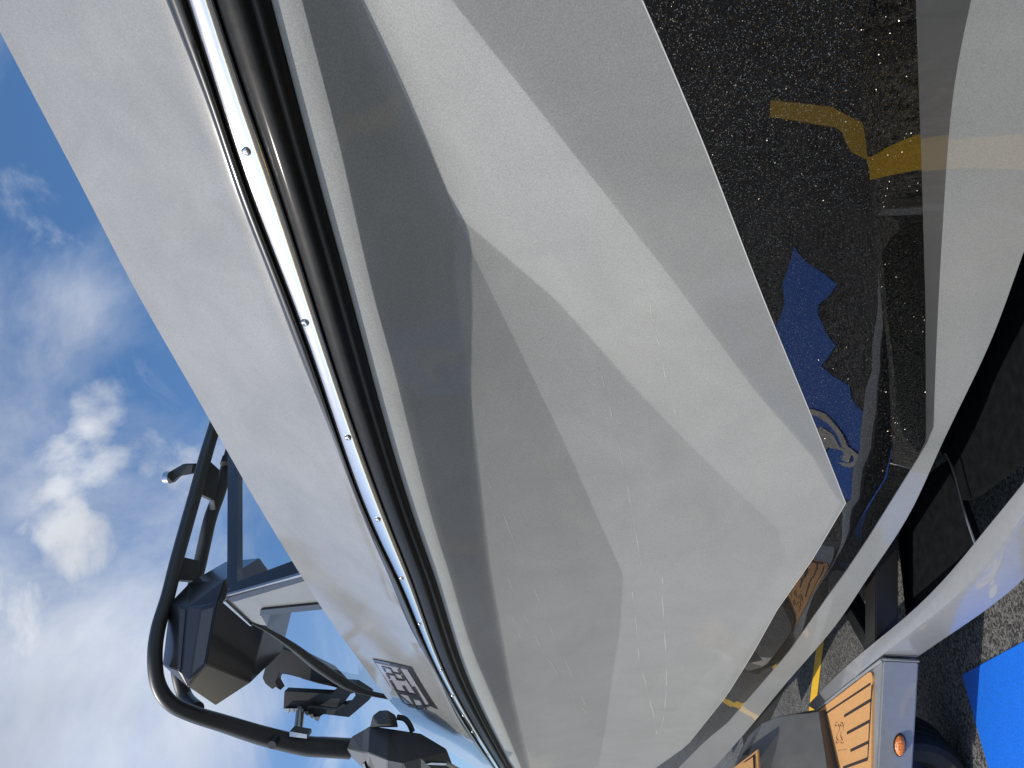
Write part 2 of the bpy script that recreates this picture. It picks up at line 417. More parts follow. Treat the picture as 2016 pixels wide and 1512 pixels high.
f8 = lin([(1690, 0), (1695, 200), (1712, 345), (1725, 500), (1748, 700), (1758, 880), (1745, 940), (1712, 990), (1690, 1030), (1635, 1120), (1600, 1170), (1555, 1250), (1490, 1335), (1390, 1445), (1318, 1512)])
f9 = lin([(1803, 0), (1815, 350), (1822, 600), (1823, 866), (1807, 900), (1756, 982), (1710, 1056), (1664, 1125), (1628, 1174), (1587, 1233), (1549, 1287), (1483, 1363), (1432, 1422), (1390, 1456), (1335, 1512)])
_f10 = spl([(1912, 0), (1882, 150), (1860, 380), (1845, 650), (1838, 840)])
f10 = lambda v: _f10(v) if v < 840 else f10b(v)
f10b = lin([(1838, 840), (1825, 872), (1808, 901), (1757, 983), (1711, 1057), (1665, 1126), (1629, 1175), (1588, 1234), (1550, 1288), (1484, 1364), (1433, 1423), (1391, 1457), (1336, 1512)])
f11 = spl([(2185, 0), (2108, 250), (2014, 500), (1949, 675), (1890, 800), (1845, 895), (1784, 1023), (1705, 1143), (1646, 1230), (1546, 1347), (1472, 1437), (1405, 1512)])
feats = [f2, f3, f4, f5, f6, f7, f8, f9, f10, f11]
# downward lean of each facet in degrees, as (image height along the hull, lean)
TILT = [  # between feature i and i+1
    [(0, 46), (700, 44), (1134, 40), (1512, 36)],          # shaded flare
    [(0, 10), (421, 29), (600, 26), (800, 22), (1134, 16), (1512, 13)],
    [(0, 8), (421, 15), (700, 13), (900, 8), (1134, 4), (1512, 5)],
    [(0, -6), (350, -6), (600, -5), (800, -3), (1000, 0), (1200, 1), (1512, 3)],
    [(0, 15), (600, 14), (900, 12), (1512, 4)],
    [(0, 8), (800, 8), (1000, 6), (1512, 4)],              # flake upper
    [(0, 30), (800, 29), (1000, 20), (1512, 8)],           # flake lower
    [(0, 24), (1512, 16)],
    [(0, 14), (400, 13), (800, 4), (1512, 3)],
]
NSUB = [7, 4, 4, 7, 7, 7, 4, 2, 5]


def column(py):
    """points down one station of the hull from the rub rail to the chine"""
    ft = [f(py) for f in feats]
    for i in range(1, len(ft)): ft[i] = max(ft[i], ft[i - 1] + .6)
    ins = 0.008; pts = [surf(fR1(py), py, .010), surf(ft[0], py, ins)]
    tilts = [float(np.interp(py, [a for a, b in T], [b for a, b in T])) for T in TILT]
    idx = [1]
    for i in range(len(TILT)):
        a, b = ft[i], ft[i + 1]; n = NSUB[i]; wd = b - a
        prev = tilts[i - 1] if i else 5; nxt = tilts[i + 1] if i + 1 < len(tilts) else tilts[i]
        bl = min(max((py - 380) / 80, 0), 1)
        if i == 0: nxt = tilts[3] * (1 - bl) + tilts[1] * bl
        if i == 3: prev = tilts[0] * (1 - bl) + tilts[2] * bl
        soft = lambda j: (3 if j in (1, 3, 4) else 2)
        e0 = min(soft(i), wd * .3); e1 = min(soft(i + 1), wd * .3)
        if i == 3: e0 = min(22 - 17 * bl, wd * .3)
        if i == 0: e1 = min(30 - 24 * bl, wd * .33)
        us = [0, e0] + list(np.linspace(e0, wd - e1, n)[1:-1]) + [wd - e1, wd]
        for k in range(1, len(us)):
            x = a + us[k]; t = tilts[i]
            if k == 1: t = t * .75 + prev * .25
            if k == len(us) - 1: t = t * .75 + nxt * .25
            z0 = pts[-1].z; ni = ins
            for _ in range(6):
                p = surf(x, py, ni); ni = ins + (z0 - p.z) * math.tan(math.radians(t))
            ins = ni; pts.append(surf(x, py, ins))
        idx.append(len(pts) - 1)
    return pts, idx


PYS = sorted(set(list(np.linspace(0, 1400, 71)) + list(np.linspace(1412, 1512, 9)) + [990, 870, 754, 1134]))
HC = [column(py) for py in PYS]; IDX = HC[0][1]; HC = [c[0] for c in HC]


def deckcol(py):
    T = fT(py); Lx = fL(py); R = fR0(py); out = []
    for k in range(9):
        u = k / 8; x = T + (Lx - T) * u; out.append(surf(x, py, .17 * (1 - u) ** 1.02 + .012))
    out.append(surf(Lx + (R - Lx) * .35, py, .005)); out.append(surf(R, py, .002)); out.append(surf(R + 3, py, .012))
    return out


def railcol(py):
    R0, S0, S1, R1 = fR0(py), fS0(py), fS1(py), fR1(py)
    out = {'rail_base': [], 'rail_trim': [], 'rub_rail': []}
    for u, i in ((0, .004), (.12, -.012), (.45, -.017), (.7, -.014), (.8, -.004), (1, .002)):
        out['rail_base'].append(surf(R0 + (S0 - R0) * u, py, i))
    for k in range(13):
        w = math.pi * k / 12; u = (1 - math.cos(w)) / 2
        out['rail_trim'].append(surf(S0 + (S1 - S0) * u, py, .0 - .017 * math.sin(w) ** .62))
    W_ = R1 - S1
    for u, i in ((0, .002), (.03, -.006), (.08, -.016), (.16, -.021), (.26, -.0235), (.38, -.024), (.48, -.022), (.57, -.017), (.62, -.011), (.66, -.0105), (.72, -.011), (.8, -.0085), (.88, -.003), (.95, .003), (1, .010)):
        out['rub_rail'].append(surf(S1 + W_ * u, py, i))
    return out


CEN = 1.16   # rail to centre line


def perp(p):
    q = np.array([p.x, p.y]) - O2; return q @ E1, q @ E2


def extend(cols):
    """carry the surface past both ends of the view: bow closing to the centre line, stern running straight"""
    tan = (cols[-1][0] - cols[-2][0]); tan.z = 0; tan.normalize()
    st = [[p + tan * d for p in cols[-1]] for d in (.25, 1.2, 2.6)]
    bow = []
    for k in (1, .85, .66, .45, .25, .1):
        c = []
        for p in cols[0]:
            s, t = perp(p); t2 = t + (CEN - t) * k ** 2.2; s2 = s + 1.15 * k; g = O2 + E1 * s2 + E2 * t2; c.append(Vector((g[0], g[1], p.z + .05 * k)))
        bow.append(c)
    return bow + cols + st


def loft(cols, name, m, parent, smooth=True, sharp=None, mirror=False, flip=False):
    n = len(cols[0]); V = [p for c in cols for p in c]; Fc = []
    for i in range(len(cols) - 1):
        for k in range(n - 1): Fc.append((i * n + k, i * n + k + 1, (i + 1) * n + k + 1, (i + 1) * n + k))
    if mirror:
        c0 = Vector((O2[0], O2[1], 0)); W2 = []
        for p in V:
            d = (p - c0).dot(E2v); W2.append(p + E2v * 2 * (CEN - d))
        m0 = len(V); V = V + W2; Fc = Fc + [tuple(m0 + i for i in f) for f in Fc]
    return mk(name, V, Fc, m, parent, smooth, sharp)


boat = root('wakeboard_boat', 'glossy grey wakeboard boat with black metal flake band sitting on its trailer', 'boat')
EXT = extend(HC)
iA = IDX[5]; iB = IDX[7]; iC = IDX[8]
lo = lambda cols, a, b: [c[a:b + 1] for c in cols]
side = loft(lo(EXT, 0, iA), 'hull_side', M_gel, boat, True, 60, mirror=True); side['label'] = 'pale grey flared hull side with creased facets under the rub rail'
fl = loft(lo(EXT, iA, iB), 'flake_band', M_flake, boat, True, 9, mirror=True); fl['label'] = 'black metal flake band low on the hull'
loft(lo(EXT, iB, iC), 'dark_stripe', M_stripe, boat, True, 20, mirror=True)
loft(lo(EXT, iC, len(HC[0]) - 1), 'chine_panel', M_gel3, boat, True, 12, mirror=True)
# bottom to the keel
bot = []
for c in EXT:
    e = c[-1]; s, t = perp(e); row = []
    for k, (u, dz) in enumerate(((0, 0), (.02, -.004), (.1, .02), (.5, -.10), (1, -.22))):
        g = O2 + E1 * s + E2 * (t + (CEN - t) * u); row.append(Vector((g[0], g[1], e.z + dz)))
    bot.append(row)
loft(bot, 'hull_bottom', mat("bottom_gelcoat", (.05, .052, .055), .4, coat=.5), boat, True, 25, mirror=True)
# deck
DC = extend([deckcol(py) for py in PYS])
loft(DC, 'deck_side', M_gel2, boat, True, 25, mirror=True)
top = []
for c in DC:
    e = c[0]; s, t = perp(e); row = []
    for u, dz in ((0, 0), (.015, .004), (.05, -.002), (.08, -.03), (1, -.03)):
        g = O2 + E1 * s + E2 * (t + (CEN - t) * u); row.append(Vector((g[0], g[1], e.z + dz)))
    top.append(row)
loft(top, 'deck_top', M_gel2, boat, True, 40, mirror=True)
# transom
tr = [p for p in EXT[-1]] + [bot[-1][-1]]
c0 = Vector((O2[0], O2[1], 0))
tr = [DC[-1][0]] + tr
mi = [p + E2v * 2 * (CEN - (p - c0).dot(E2v)) for p in tr]
mk('transom', tr + mi, [(i, i + 1, len(tr) + i + 1, len(tr) + i) for i in range(len(tr) - 1)], M_gel, boat)
RC = [railcol(py) for py in PYS]
rail = {}
for key, m in (('rub_rail', M_rub), ('rail_base', M_chan), ('rail_trim', M_steel)):
    cols = extend([r[key] for r in RC]); rail[key] = loft(cols, key, m, boat, True, 75, mirror=True)
rail['rail_base'].parent = rail['rub_rail']; rail['rail_trim'].parent = rail['rub_rail']
rail['rail_trim']['label'] = 'polished stainless strip screwed along the rub rail'


# pinstripe on the break between grey and black
def stripe_rows(f, w):
    out = []
    for i, py in enumerate(PYS):
        a = HC[i][iA]; b = HC[i][iA + 1]; d = (b - a).normalized(); n = Vector((-E2[0], -E2[1], 0)) * .0015
        out.append([a - d * w + n, a + n * 1.2, a + d * w * .4 + n])
    return out


loft([r for r, y in zip(stripe_rows(f7, .0018), PYS)], 'pinstripe', M_line, boat)


# thin pale broken lines laid on the hull side
def skin(px, py):
    i = min(range(len(PYS)), key=lambda k: abs(PYS[k] - py)); j = i + 1 if PYS[i] <= py and i + 1 < len(PYS) else i; i = j - 1
    w = (py - PYS[i]) / (PYS[j] - PYS[i]); out = []
    for c in (HC[i], HC[j]):
        best = None
        xs = []
        for p in c:
            r = p - Vector((0, 0, H)); f = r.dot(fw); xs.append(1008 - F * r.dot(up) / f)
        k = max(0, min(len(c) - 2, int(np.searchsorted(xs, px)) - 1)); t = (px - xs[k]) / (xs[k + 1] - xs[k]); out.append(c[k] * (1 - t) + c[k + 1] * t)
    return out[0] * (1 - w) + out[1] * w


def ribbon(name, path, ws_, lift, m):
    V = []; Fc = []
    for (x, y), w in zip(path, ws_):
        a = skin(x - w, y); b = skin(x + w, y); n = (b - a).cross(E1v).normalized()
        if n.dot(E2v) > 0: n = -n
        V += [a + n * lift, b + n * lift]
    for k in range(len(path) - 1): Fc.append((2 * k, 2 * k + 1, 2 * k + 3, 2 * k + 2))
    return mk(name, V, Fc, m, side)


M_streak = mat("pale_streak_mat", (.47, .46, .39), .7)
PALE_STREAKS = [[(960, 945), (990, 1010), (1022, 1095), (1040, 1134), (1066, 1190), (1092, 1256), (1121, 1319), (1148, 1380), (1171, 1426)], [(1000, 1139), (1022, 1190), (1050, 1246), (1075, 1290), (1100, 1331), (1130, 1372), (1160, 1411)],
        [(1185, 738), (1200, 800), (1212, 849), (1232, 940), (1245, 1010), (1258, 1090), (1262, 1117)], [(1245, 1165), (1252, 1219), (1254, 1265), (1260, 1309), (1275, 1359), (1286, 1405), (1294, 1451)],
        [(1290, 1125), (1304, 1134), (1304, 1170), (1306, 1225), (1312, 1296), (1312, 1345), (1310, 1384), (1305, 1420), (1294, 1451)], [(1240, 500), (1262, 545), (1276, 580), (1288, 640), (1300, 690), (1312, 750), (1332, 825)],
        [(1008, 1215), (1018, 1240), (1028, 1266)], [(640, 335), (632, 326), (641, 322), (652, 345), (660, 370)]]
for streak_pts in PALE_STREAKS:
    rnd = random.Random(int(streak_pts[0][0])); fine = []
    for (x0, y0), (x1, y1) in zip(streak_pts, streak_pts[1:]):
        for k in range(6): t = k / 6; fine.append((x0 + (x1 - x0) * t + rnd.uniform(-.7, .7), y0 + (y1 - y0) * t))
    ribbon('pale_streak', fine, [max(.05, .5 * math.sin(q * .9 + rnd.random() * 2) + rnd.random() * .35) for q in range(len(fine))], .0005, M_streak)


# screws on the rail
def screw_mesh():
    bm = bmesh.new(); V = []
    n = 20; rings = [(1, 0), (.97, .25), (.8, .45), (.5, .58), (.2, .62)]
    for r, z in rings: V.append([bm.verts.new((r * math.cos(2 * math.pi * k / n), r * math.sin(2 * math.pi * k / n), z)) for k in range(n)])
    for a, b in zip(V, V[1:]):
        for k in range(n): bm.faces.new((a[k], a[(k + 1) % n], b[(k + 1) % n], b[k]))
    bm.faces.new(V[-1])
    for f in bm.faces: f.smooth = True
    me = bpy.data.meshes.new('screw'); bm.to_mesh(me); bm.free(); me.materials.append(M_steel)
    bm = bmesh.new()
    for a in (0, math.pi / 2):
        c, s = math.cos(a), math.sin(a); q = []
        for x, y in ((-.42, -.08), (.42, -.08), (.42, .08), (-.42, .08)): q.append(bm.verts.new((x * c - y * s, x * s + y * c, .64)))
        bm.faces.new(q)
    me2 = bpy.data.meshes.new('screw_slot'); bm.to_mesh(me2); bm.free(); me2.materials.append(M_dark)
    return me, me2


sm, sm2 = screw_mesh(); sm.materials.clear(); sm.materials.append(mat('screw_steel', (.8, .79, .77), .16, metal=1))
for px, py, r in [(484, 299, 11), (600, 636, 9.5), (685, 862, 8.0), (744, 1023, 6.6), (790, 1139, 5.5), (826, 1229, 4.5), (869, 1320, 4), (891, 1370, 3.5), (912, 1409, 3.2), (930, 1441, 3), (960, 1486, 2.8)]:
    p = surf(px, py, -.018); nn = Vector((-E2[0], -E2[1], .15 if py < 1200 else .2)).normalized()
    dist = (p - Vector((0, 0, H))).dot(fw); rad = r * .86 / F * dist
    o = bpy.data.objects.new('screw', sm); COL.objects.link(o); o.parent = rail['rub_rail']
    Mx = Matrix.Translation(p - nn * rad * .1) @ nn.to_track_quat('Z', 'Y').to_matrix().to_4x4() @ Matrix.Rotation(.4, 4, 'Z') @ Matrix.Scale(rad, 4)
    o.matrix_world = Mx
    q = bpy.data.objects.new('screw_slot', sm2)
    # the cross recess belongs to the same screw
    bm = bmesh.new(); bpy.data.objects.remove(q)
me = sm
bm = bmesh.new(); bm.from_mesh(sm); nf = len(bm.faces); bm.from_mesh(sm2)
bm.faces.ensure_lookup_table()
for f in bm.faces[nf:]: f.material_index = 1
bm.to_mesh(sm); bm.free(); sm.materials.append(M_dark)


# ------------------------------------------------------------------ badge on the deck side
def on_deck(px, py, lift):
    T, Lx = fT(py), fL(py); u = min(max((px - T) / (Lx - T), 0), 1); ins = .17 * (1 - u) ** 1.02 + .012
    return surf(px, py, ins) + Vector((-E2[0], -E2[1], 0)) * lift


def badge_quad(u, v):
    """u along the boat 0..1 reading direction, v 0 top .. 1 bottom"""
    TL = (798, 1400); TR = (734, 1296); BR = (810, 1312); BL = (858, 1392)
    x = (TL[0] * (1 - u) + TR[0] * u) * (1 - v) + (BL[0] * (1 - u) + BR[0] * u) * v
    y = (TL[1] * (1 - u) + TR[1] * u) * (1 - v) + (BL[1] * (1 - u) + BR[1] * u) * v
    return x, y


def badge_poly(name, uv, m, base, lift, thick, parent, holes=()):
    def cv(l): return [on_deck(*badge_quad(u, v), base) for u, v in l]
    return prism(name, cv(uv), thick, m, parent, holes=[cv(h) for h in holes], nrm=Vector((-E2[0], -E2[1], 0)))


M_chrome = mat("badge_chrome", (.75, .75, .76), .12, metal=1)
M_bface = mat("badge_face", (.30, .30, .33), .3, coat=.6)
M_bdark = mat("badge_dark", (.03, .028, .026), .25, coat=.8)
bd = badge_poly('badge', [(.0, .42), (.5, .02), (1, 0), (1, 1), (-.04, 1.03), (.06, .86)], M_bdark, .0, 0, .005, boat)
bd['label'] = 'chrome and black model badge on the deck side'
badge_poly('badge_face', [(.12, .4), (.5, .06), (.95, .05), (.93, .86), (.12, .88)], M_bface, .0052, 0, .003, bd)
L_ = []


def stroke(pts, w, m=M_chrome, base=.0085, th=.004):
    for a, b in zip(pts, pts[1:]):
        a = Vector(a); b = Vector(b); d = (b - a).normalized(); n = Vector((-d.y, d.x)) * w; e = d * w * .7
        L_.append(badge_poly('badge_digit', [tuple(a - e + n), tuple(b + e + n), tuple(b + e - n), tuple(a - e - n)], m, base, 0, th, None))


# small figures 2 3, then the big slanted pair of characters
for cx, dig in ((.72, '2'), (.86, '2')):
    w, t, b = .045, .18, .60; mid = (t + b) / 2
    stroke([(cx - w, t), (cx + w, t), (cx + w, mid), (cx - w, mid), (cx - w, b), (cx + w, b)], .014, M_bdark)
bdg = merge(L_, 'badge_digit'); bdg.parent = bd; L_ = []
for cx, sh in ((.20, 'S'), (.46, 'E')):
    w, t, b = .10, .16, .74; mid = (t + b) / 2; k = .05
    if sh == 'S': stroke([(cx + w + k, t), (cx - w + k, t), (cx - w, mid), (cx + w, mid), (cx + w - k, b), (cx - w - k, b)], .028, M_bdark)
    else: stroke([(cx - w + k, t), (cx - w - k, b), (cx + w - k, b)], .028, M_bdark); stroke([(cx - w, mid), (cx + w * .6, mid)], .024, M_bdark); stroke([(cx - w + k, t), (cx + w + k, t)], .026, M_bdark)
bdl = merge(L_, 'badge_letter'); bdl.parent = bd; L_ = []
stroke([(.12, .70), (.95, .66)], .008, M_bdark)
bln = merge(L_, 'badge_line'); bln.parent = bd

# ------------------------------------------------------------------ windshield
cor = P(447, 1178, 2.78)
nF = (E1v * .82 + Vector((0, 0, .35))).normalized(); nS = (-E2v + Vector((0, 0, -.12))).normalized(); print('COR', perp(cor), perp(surf(fT(1178), 1178, .18)))
WF = lambda x, y: PL(x, y, cor, nF); WS = lambda x, y: PL(x, y, cor, nS)
ws = mk('windshield', [cor, cor + E1v * .01, cor + Vector((0, 0, .01))], [(0, 1, 2)], M_frame, boat); 
bpy.data.objects.remove(ws)
ws = prism('windshield_frame', [WF(449, 700), WF(447, 1178), WF(650, 1118), WF(640, 1080), WF(467, 1145), WF(470, 700)], -.035, M_frame, boat, nrm=nF)
ws['label'] = 'dark framed front pane of the windshield'
prism('pane', [WF(469, 700), WF(466, 1147), WF(645, 1082), WF(760, 700)], -.012, M_glass, ws, nrm=nF)
prism('trim_strip', [WF(450, 1171), WF(650, 1114), WF(650, 1119), WF(450, 1175)], .012, M_alu, ws, nrm=nF)
wp = prism('windshield_panel', [WS(443, 1180), WS(640, 1120), WS(665, 1180), WS(634, 1187), WS(513, 1199), WS(512, 1208), WS(526, 1232), WS(500, 1228)], -.05, M_gel2, boat, nrm=nS)
sw = prism('side_window', [WS(512, 1209), WS(640, 1197), WS(700, 1290), WS(765, 1380), WS(757, 1370), WS(685, 1345), WS(630, 1308), WS(580, 1268), WS(528, 1237)], -.012, M_glass, boat, nrm=nS)
sw['label'] = 'clear side pane of the windshield'
prism('window_frame', [WS(515, 1197), WS(625, 1186), WS(665, 1181), WS(672, 1192), WS(634, 1196), WS(512, 1208)], .01, M_frame, sw, nrm=nS)
tube('window_rail', [WS(496, 1226), WS(530, 1243), WS(575, 1272), WS(625, 1310), WS(680, 1346), WS(725, 1364), WS(790, 1377)], [.006, .01, .018, .026, .026, .014, .01], M_tower, sw)
prism('edge_trim', [WS(440, 1182), WS(445, 1180), WS(497, 1229), WS(492, 1228)], .01, M_alu, wp, nrm=nS)

# ------------------------------------------------------------------ tower
def arch(pts, rad):
    pts = [Vector(p) for p in pts]; R_ = rad if isinstance(rad, list) else [rad] * len(pts)
    tl_ = perp(pts[-1])[1]; t0 = perp(pts[0])[1]; k = (2 * CEN - t0 - tl_) / (tl_ - t0)
    far = [p + E2v * (1 + k) * (tl_ - perp(p)[1]) for p in reversed(pts[:-1])]
    return pts + far, R_ + R_[:-1][::-1]


tw = tube('wake_tower', *arch([P(690, 1474, 3.62), P(640, 1471, 3.55), P(599, 1468, 3.5), P(519, 1449, 3.38), P(439, 1424, 3.25), P(375, 1404, 3.12), P(335, 1383, 3.05), P(311, 1345, 3.02), P(305, 1290, 3.02), P(312, 1235, 3.08),
                        P(331, 1172, 3.18), P(351, 1092, 3.33), P(385, 971, 3.62), P(403, 905, 3.8), P(421, 845, 4.0), P(460, 720, 4.35), P(500, 600, 4.7)],
          [.053, .051, .05, .047, .041, .037, .035, .034, .034, .034, .034, .034, .036, .037, .037, .037, .037]), M_tower, boat, n=24)
tw['label'] = 'charcoal tubular wakeboard tower arching over the windshield'
tube('tower_brace', *arch([P(388, 1396, 3.22), P(364, 1370, 3.34), P(350, 1310, 3.34), P(358, 1240, 3.42), P(390, 1125, 3.62), P(413, 1024, 3.67), P(432, 970, 3.83), P(452, 899, 4.00), P(480, 800, 4.30), P(520, 680, 4.65)], .036), M_tower, tw, n=20)
tube('brace_collar', [P(447, 915, 3.9), P(451, 902, 3.93)], .041, M_black, tw)
prism('gusset_plate', [P(410, 905, 3.83), P(432, 925, 3.85), P(424, 986, 3.72), P(392, 971, 3.66)], .02, M_tower, tw)
prism('gusset_plate', [P(358, 1096, 3.36), P(392, 1104, 3.42), P(390, 1144, 3.36), P(348, 1141, 3.26)], .02, M_tower, tw)
pyl = prism('tow_hook', [P(392, 912, 3.8), P(369, 912, 3.8), P(341, 928, 3.8), P(333, 930, 3.8), P(337, 948, 3.8), P(345, 950, 3.8), P(359, 936, 3.8), P(388, 931, 3.8)], .05, M_tower, tw, bevel=.006)
tube('hook_cap', [P(336, 940, 3.74), P(326, 940, 3.74)], .036, M_steel, pyl, sub=1)
prism('rope_clip', [P(412, 984, 3.6), P(418, 986, 3.6), P(420, 1004, 3.6), P(413, 1003, 3.6)], .02, M_alu, tw)
p = P(540, 1458, 3.36)
tube('tower_bolt', [p + Vector((.0, .02, 0)), p + Vector((-.005, -.035, -.005))], .022, M_black, tw, sub=1)
# speaker pod
zq = lambda x, y, d: P(280 + x * .2658, 1110 + y * .2658, d + .16)
def pln(a, b, c): return a, (b - a).cross(c - a).normalized()


def zpl(x, y, pl): return PL(280 + x * .2658, 1110 + y * .2658, *pl)


K1 = zq(555, 290, 2.86); K2 = zq(475, 745, 2.78); E_ = zq(800, 880, 3.02); big = pln(K1, K2, E_); C_ = zpl(610, 120, big); D_ = zpl(900, 490, big)
F_ = zq(540, 1050, 3.0); G_ = zpl(340, 915, pln(K2, E_, F_))
T4 = zq(435, 325, 2.86); B3 = zpl(345, 860, pln(T4, K1, K2)); T3 = zq(330, 325, 2.9); B2 = zpl(290, 812, pln(T4, T3, B3)); T2 = zq(280, 320, 2.9); B1 = zpl(262, 790, pln(T3, T2, B2))
A0 = zq(205, 290, 2.99); H0 = zpl(150, 750, pln(T2, A0, B1)); B0 = zq(350, 140, 3.1)
SV = [A0, B0, C_, D_, E_, F_, G_, H0, T2, T3, T4, K1, K2, B3, B2, B1]
bk = [SV[i] + Vector((.02, .34, .0)) for i in range(8)]
sp = mk('tower_speaker', SV + bk, [(0, 8, 15, 7), (8, 9, 14, 15), (9, 10, 13, 14), (10, 11, 12, 13), (7, 15, 14, 13, 6), (13, 12, 6), (0, 1, 9, 8), (1, 2, 11, 10, 9), (2, 3, 4, 12, 11), (12, 4, 5, 6)] +
        [(i, (i + 1) % 8, 16 + (i + 1) % 8, 16 + i) for i in range(8)] + [tuple(16 + i for i in range(8))], M_speak, boat)
bm = bmesh.new(); bm.from_mesh(sp.data); bmesh.ops.bevel(bm, geom=list(bm.edges), offset=.0035, segments=2, affect='EDGES', clamp_overlap=True); bm.to_mesh(sp.data); bm.free()
sp['label'] = 'black faceted speaker pod hanging from the tower'
M_gr = mat("grille_grey", (.075, .075, .08), .35, coat=.3)
for q in (((284, 335), (324, 338), (284, 795), (266, 782)), ((445, 345), (535, 322), (462, 735), (372, 815))):
    pq = pln(T2, T3, B2) if q[0][0] < 400 else pln(T4, K1, K2)
    nq = pq[1] if pq[1].y < 0 else -pq[1]
    prism('grille_slat', [zpl(x, y, pq) for x, y in q], .004, M_gr, sp, nrm=nq)
# mirror and rack
mr = prism('mirror', [P(551, 1262, 3.75), P(537, 1288, 3.75), P(534, 1298, 3.75), P(526, 1326, 3.75), P(532, 1338, 3.75), P(546, 1349, 3.75), P(550, 1343, 3.75), P(562, 1351, 3.75), P(553, 1334, 3.75), P(560, 1318, 3.75),
                      P(576, 1320, 3.75), P(626, 1333, 3.75), P(672, 1346, 3.75), P(700, 1352, 3.75), P(660, 1310, 3.75), P(600, 1280, 3.75)], .06, M_black, boat, bevel=.004)
mr['label'] = 'black rear view mirror on its arm behind the windshield'
prism('mirror_blade', [P(591, 1329, 3.77), P(597, 1328, 3.77), P(628, 1337, 3.77), P(668, 1344, 3.77), P(662, 1354, 3.77), P(625, 1346, 3.77), P(592, 1336, 3.77)], .04, M_black, mr, bevel=.004)
prism('mirror_trim', [P(575, 1318, 3.73), P(626, 1331, 3.73), P(625, 1335, 3.73), P(580, 1323, 3.73)], .01, M_alu, mr)
rk = prism('board_rack', [P(x, y, 3.6) for x, y in [(729, 1365), (727, 1378), (687, 1412), (637, 1406), (625, 1414), (604, 1405), (596, 1396), (558, 1395), (560, 1361), (652, 1366), (660, 1360), (672, 1344), (700, 1346)]], .05, M_black, boat,
           holes=[[P(x, y, 3.6) for x, y in [(698, 1364), (700, 1369), (687, 1386), (674, 1388), (690, 1366)]]])
rk['label'] = 'black board rack bracket on a post above the tower tube'
prism('rack_ridge', [P(x, y, 3.57) for x, y in [(604, 1391), (612, 1389), (663, 1395), (676, 1386), (680, 1389), (665, 1399), (612, 1393), (606, 1396)]], .012, M_tower, rk)
comb = []
for i in range(7):
    x = 560 + i * 9.6; y = 1397 + (0 if i < 4 else (i - 3) * 5.5)
    comb.append(prism('rack_comb', [P(x, y - 2, 3.585), P(x + 9, y - 2, 3.585), P(x + 8, y + 7, 3.585), P(x + 3, y + 4, 3.585)], .03, M_alu))
cb = merge(comb, 'rack_comb'); cb.parent = rk
tube('rack_post', [P(592, 1392, 3.62), P(585, 1455, 3.47)], .024, M_alu, rk)
prism('post_foot', [P(570, 1440, 3.42), P(604, 1446, 3.42), P(604, 1454, 3.42), P(570, 1450, 3.42)], .06, M_alu, rk)

# tower base casting
zb3 = lambda x, y, d: P(660 + x * .1984, 1260 + y * .1984, d)
top3 = [(165, 960, 3.5), (280, 895, 3.46), (345, 855, 3.42), (530, 880, 3.4), (690, 905, 3.42), (850, 930, 3.45), (1100, 1080, 3.55)]
mid3 = [(115, 1080, 3.48), (265, 1115, 3.34), (330, 1120, 3.28), (515, 1190, 3.22), (670, 1220, 3.26), (840, 1170, 3.34), (1110, 1100, 3.48)]
bot3 = [(170, 1170, 3.55), (275, 1270, 3.45), (300, 1600, 3.5), (515, 1600, 3.46), (680, 1600, 3.5), (870, 1600, 3.55), (1300, 1600, 3.6)]
rows3 = [[zb3(x, y, d + .4) for x, y, d in top3]] + [[zb3(*q) for q in r] for r in (top3, mid3, bot3)] + [[zb3(x, y, d + .4) for x, y, d in bot3]]
tb = mk('tower_base', [p for r in rows3 for p in r], [(r * 7 + c, r * 7 + c + 1, r * 7 + 8 + c, r * 7 + 7 + c) for r in range(4) for c in range(6)] + [(28 + c, 29 + c, 1 + c, c) for c in range(6)] +
        [(0, 7, 14, 21, 28), (6, 13, 20, 27, 34)], M_base, tw)
bm = bmesh.new(); bm.from_mesh(tb.data); bmesh.ops.bevel(bm, geom=list(bm.edges), offset=.003, segments=2, affect='EDGES', clamp_overlap=True); bm.to_mesh(tb.data); bm.free()
tb['label'] = 'faceted charcoal casting at the foot of the tower'
hullobj('base_cap', [P(747, 1399, 3.45), P(763, 1398, 3.42), P(779, 1408, 3.42), P(784, 1432, 3.4), P(728, 1432, 3.42), P(734, 1409, 3.44), P(745, 1426, 3.34), P(768, 1426, 3.33), P(750, 1402, 3.7), P(775, 1420, 3.7), P(735, 1425, 3.7)], M_base, tb, .003)
tube('base_handle', [P(782, 1412, 3.5), P(796, 1415, 3.5), P(806, 1426, 3.5), P(812, 1440, 3.5)], .014, M_base, tb)
prism('base_seam', [P(716, 1500, 3.35), P(720, 1499, 3.35), P(726, 1520, 3.35), P(722, 1521, 3.35)], -.02, M_alu, tb)
prism('base_trim', [P(838, 1500, 3.38), P(850, 1497, 3.38), P(880, 1498, 3.38), P(905, 1512, 3.4), P(902, 1516, 3.4), P(878, 1502, 3.38), P(850, 1501, 3.38)], -.02, M_alu, tb)

# ------------------------------------------------------------------ trailer
TZ = .38
tl = root('boat_trailer', 'grey steel boat trailer with tan step pads and amber side light', 'trailer')
LA = [(1589, 1388), (1692, 1287), (1781, 1212), (1879, 1112), (1935, 1043), (2016, 944), (2120, 800)]
LB = [(1608, 1400), (1735, 1290), (1881, 1174), (1966, 1079), (2016, 1009), (2120, 872)]
LCp = [(1816, 1300), (1835, 1287), (1958, 1197), (2016, 1149), (2120, 1050)]
fla = spl(sorted(LA, key=lambda p: p[1])); flb = spl(sorted(LB, key=lambda p: p[1])); flc = spl(sorted(LCp, key=lambda p: p[1]))


def bpts(f, y0, y1, n): return [(f(y), y) for y in np.linspace(y0, y1, n)]


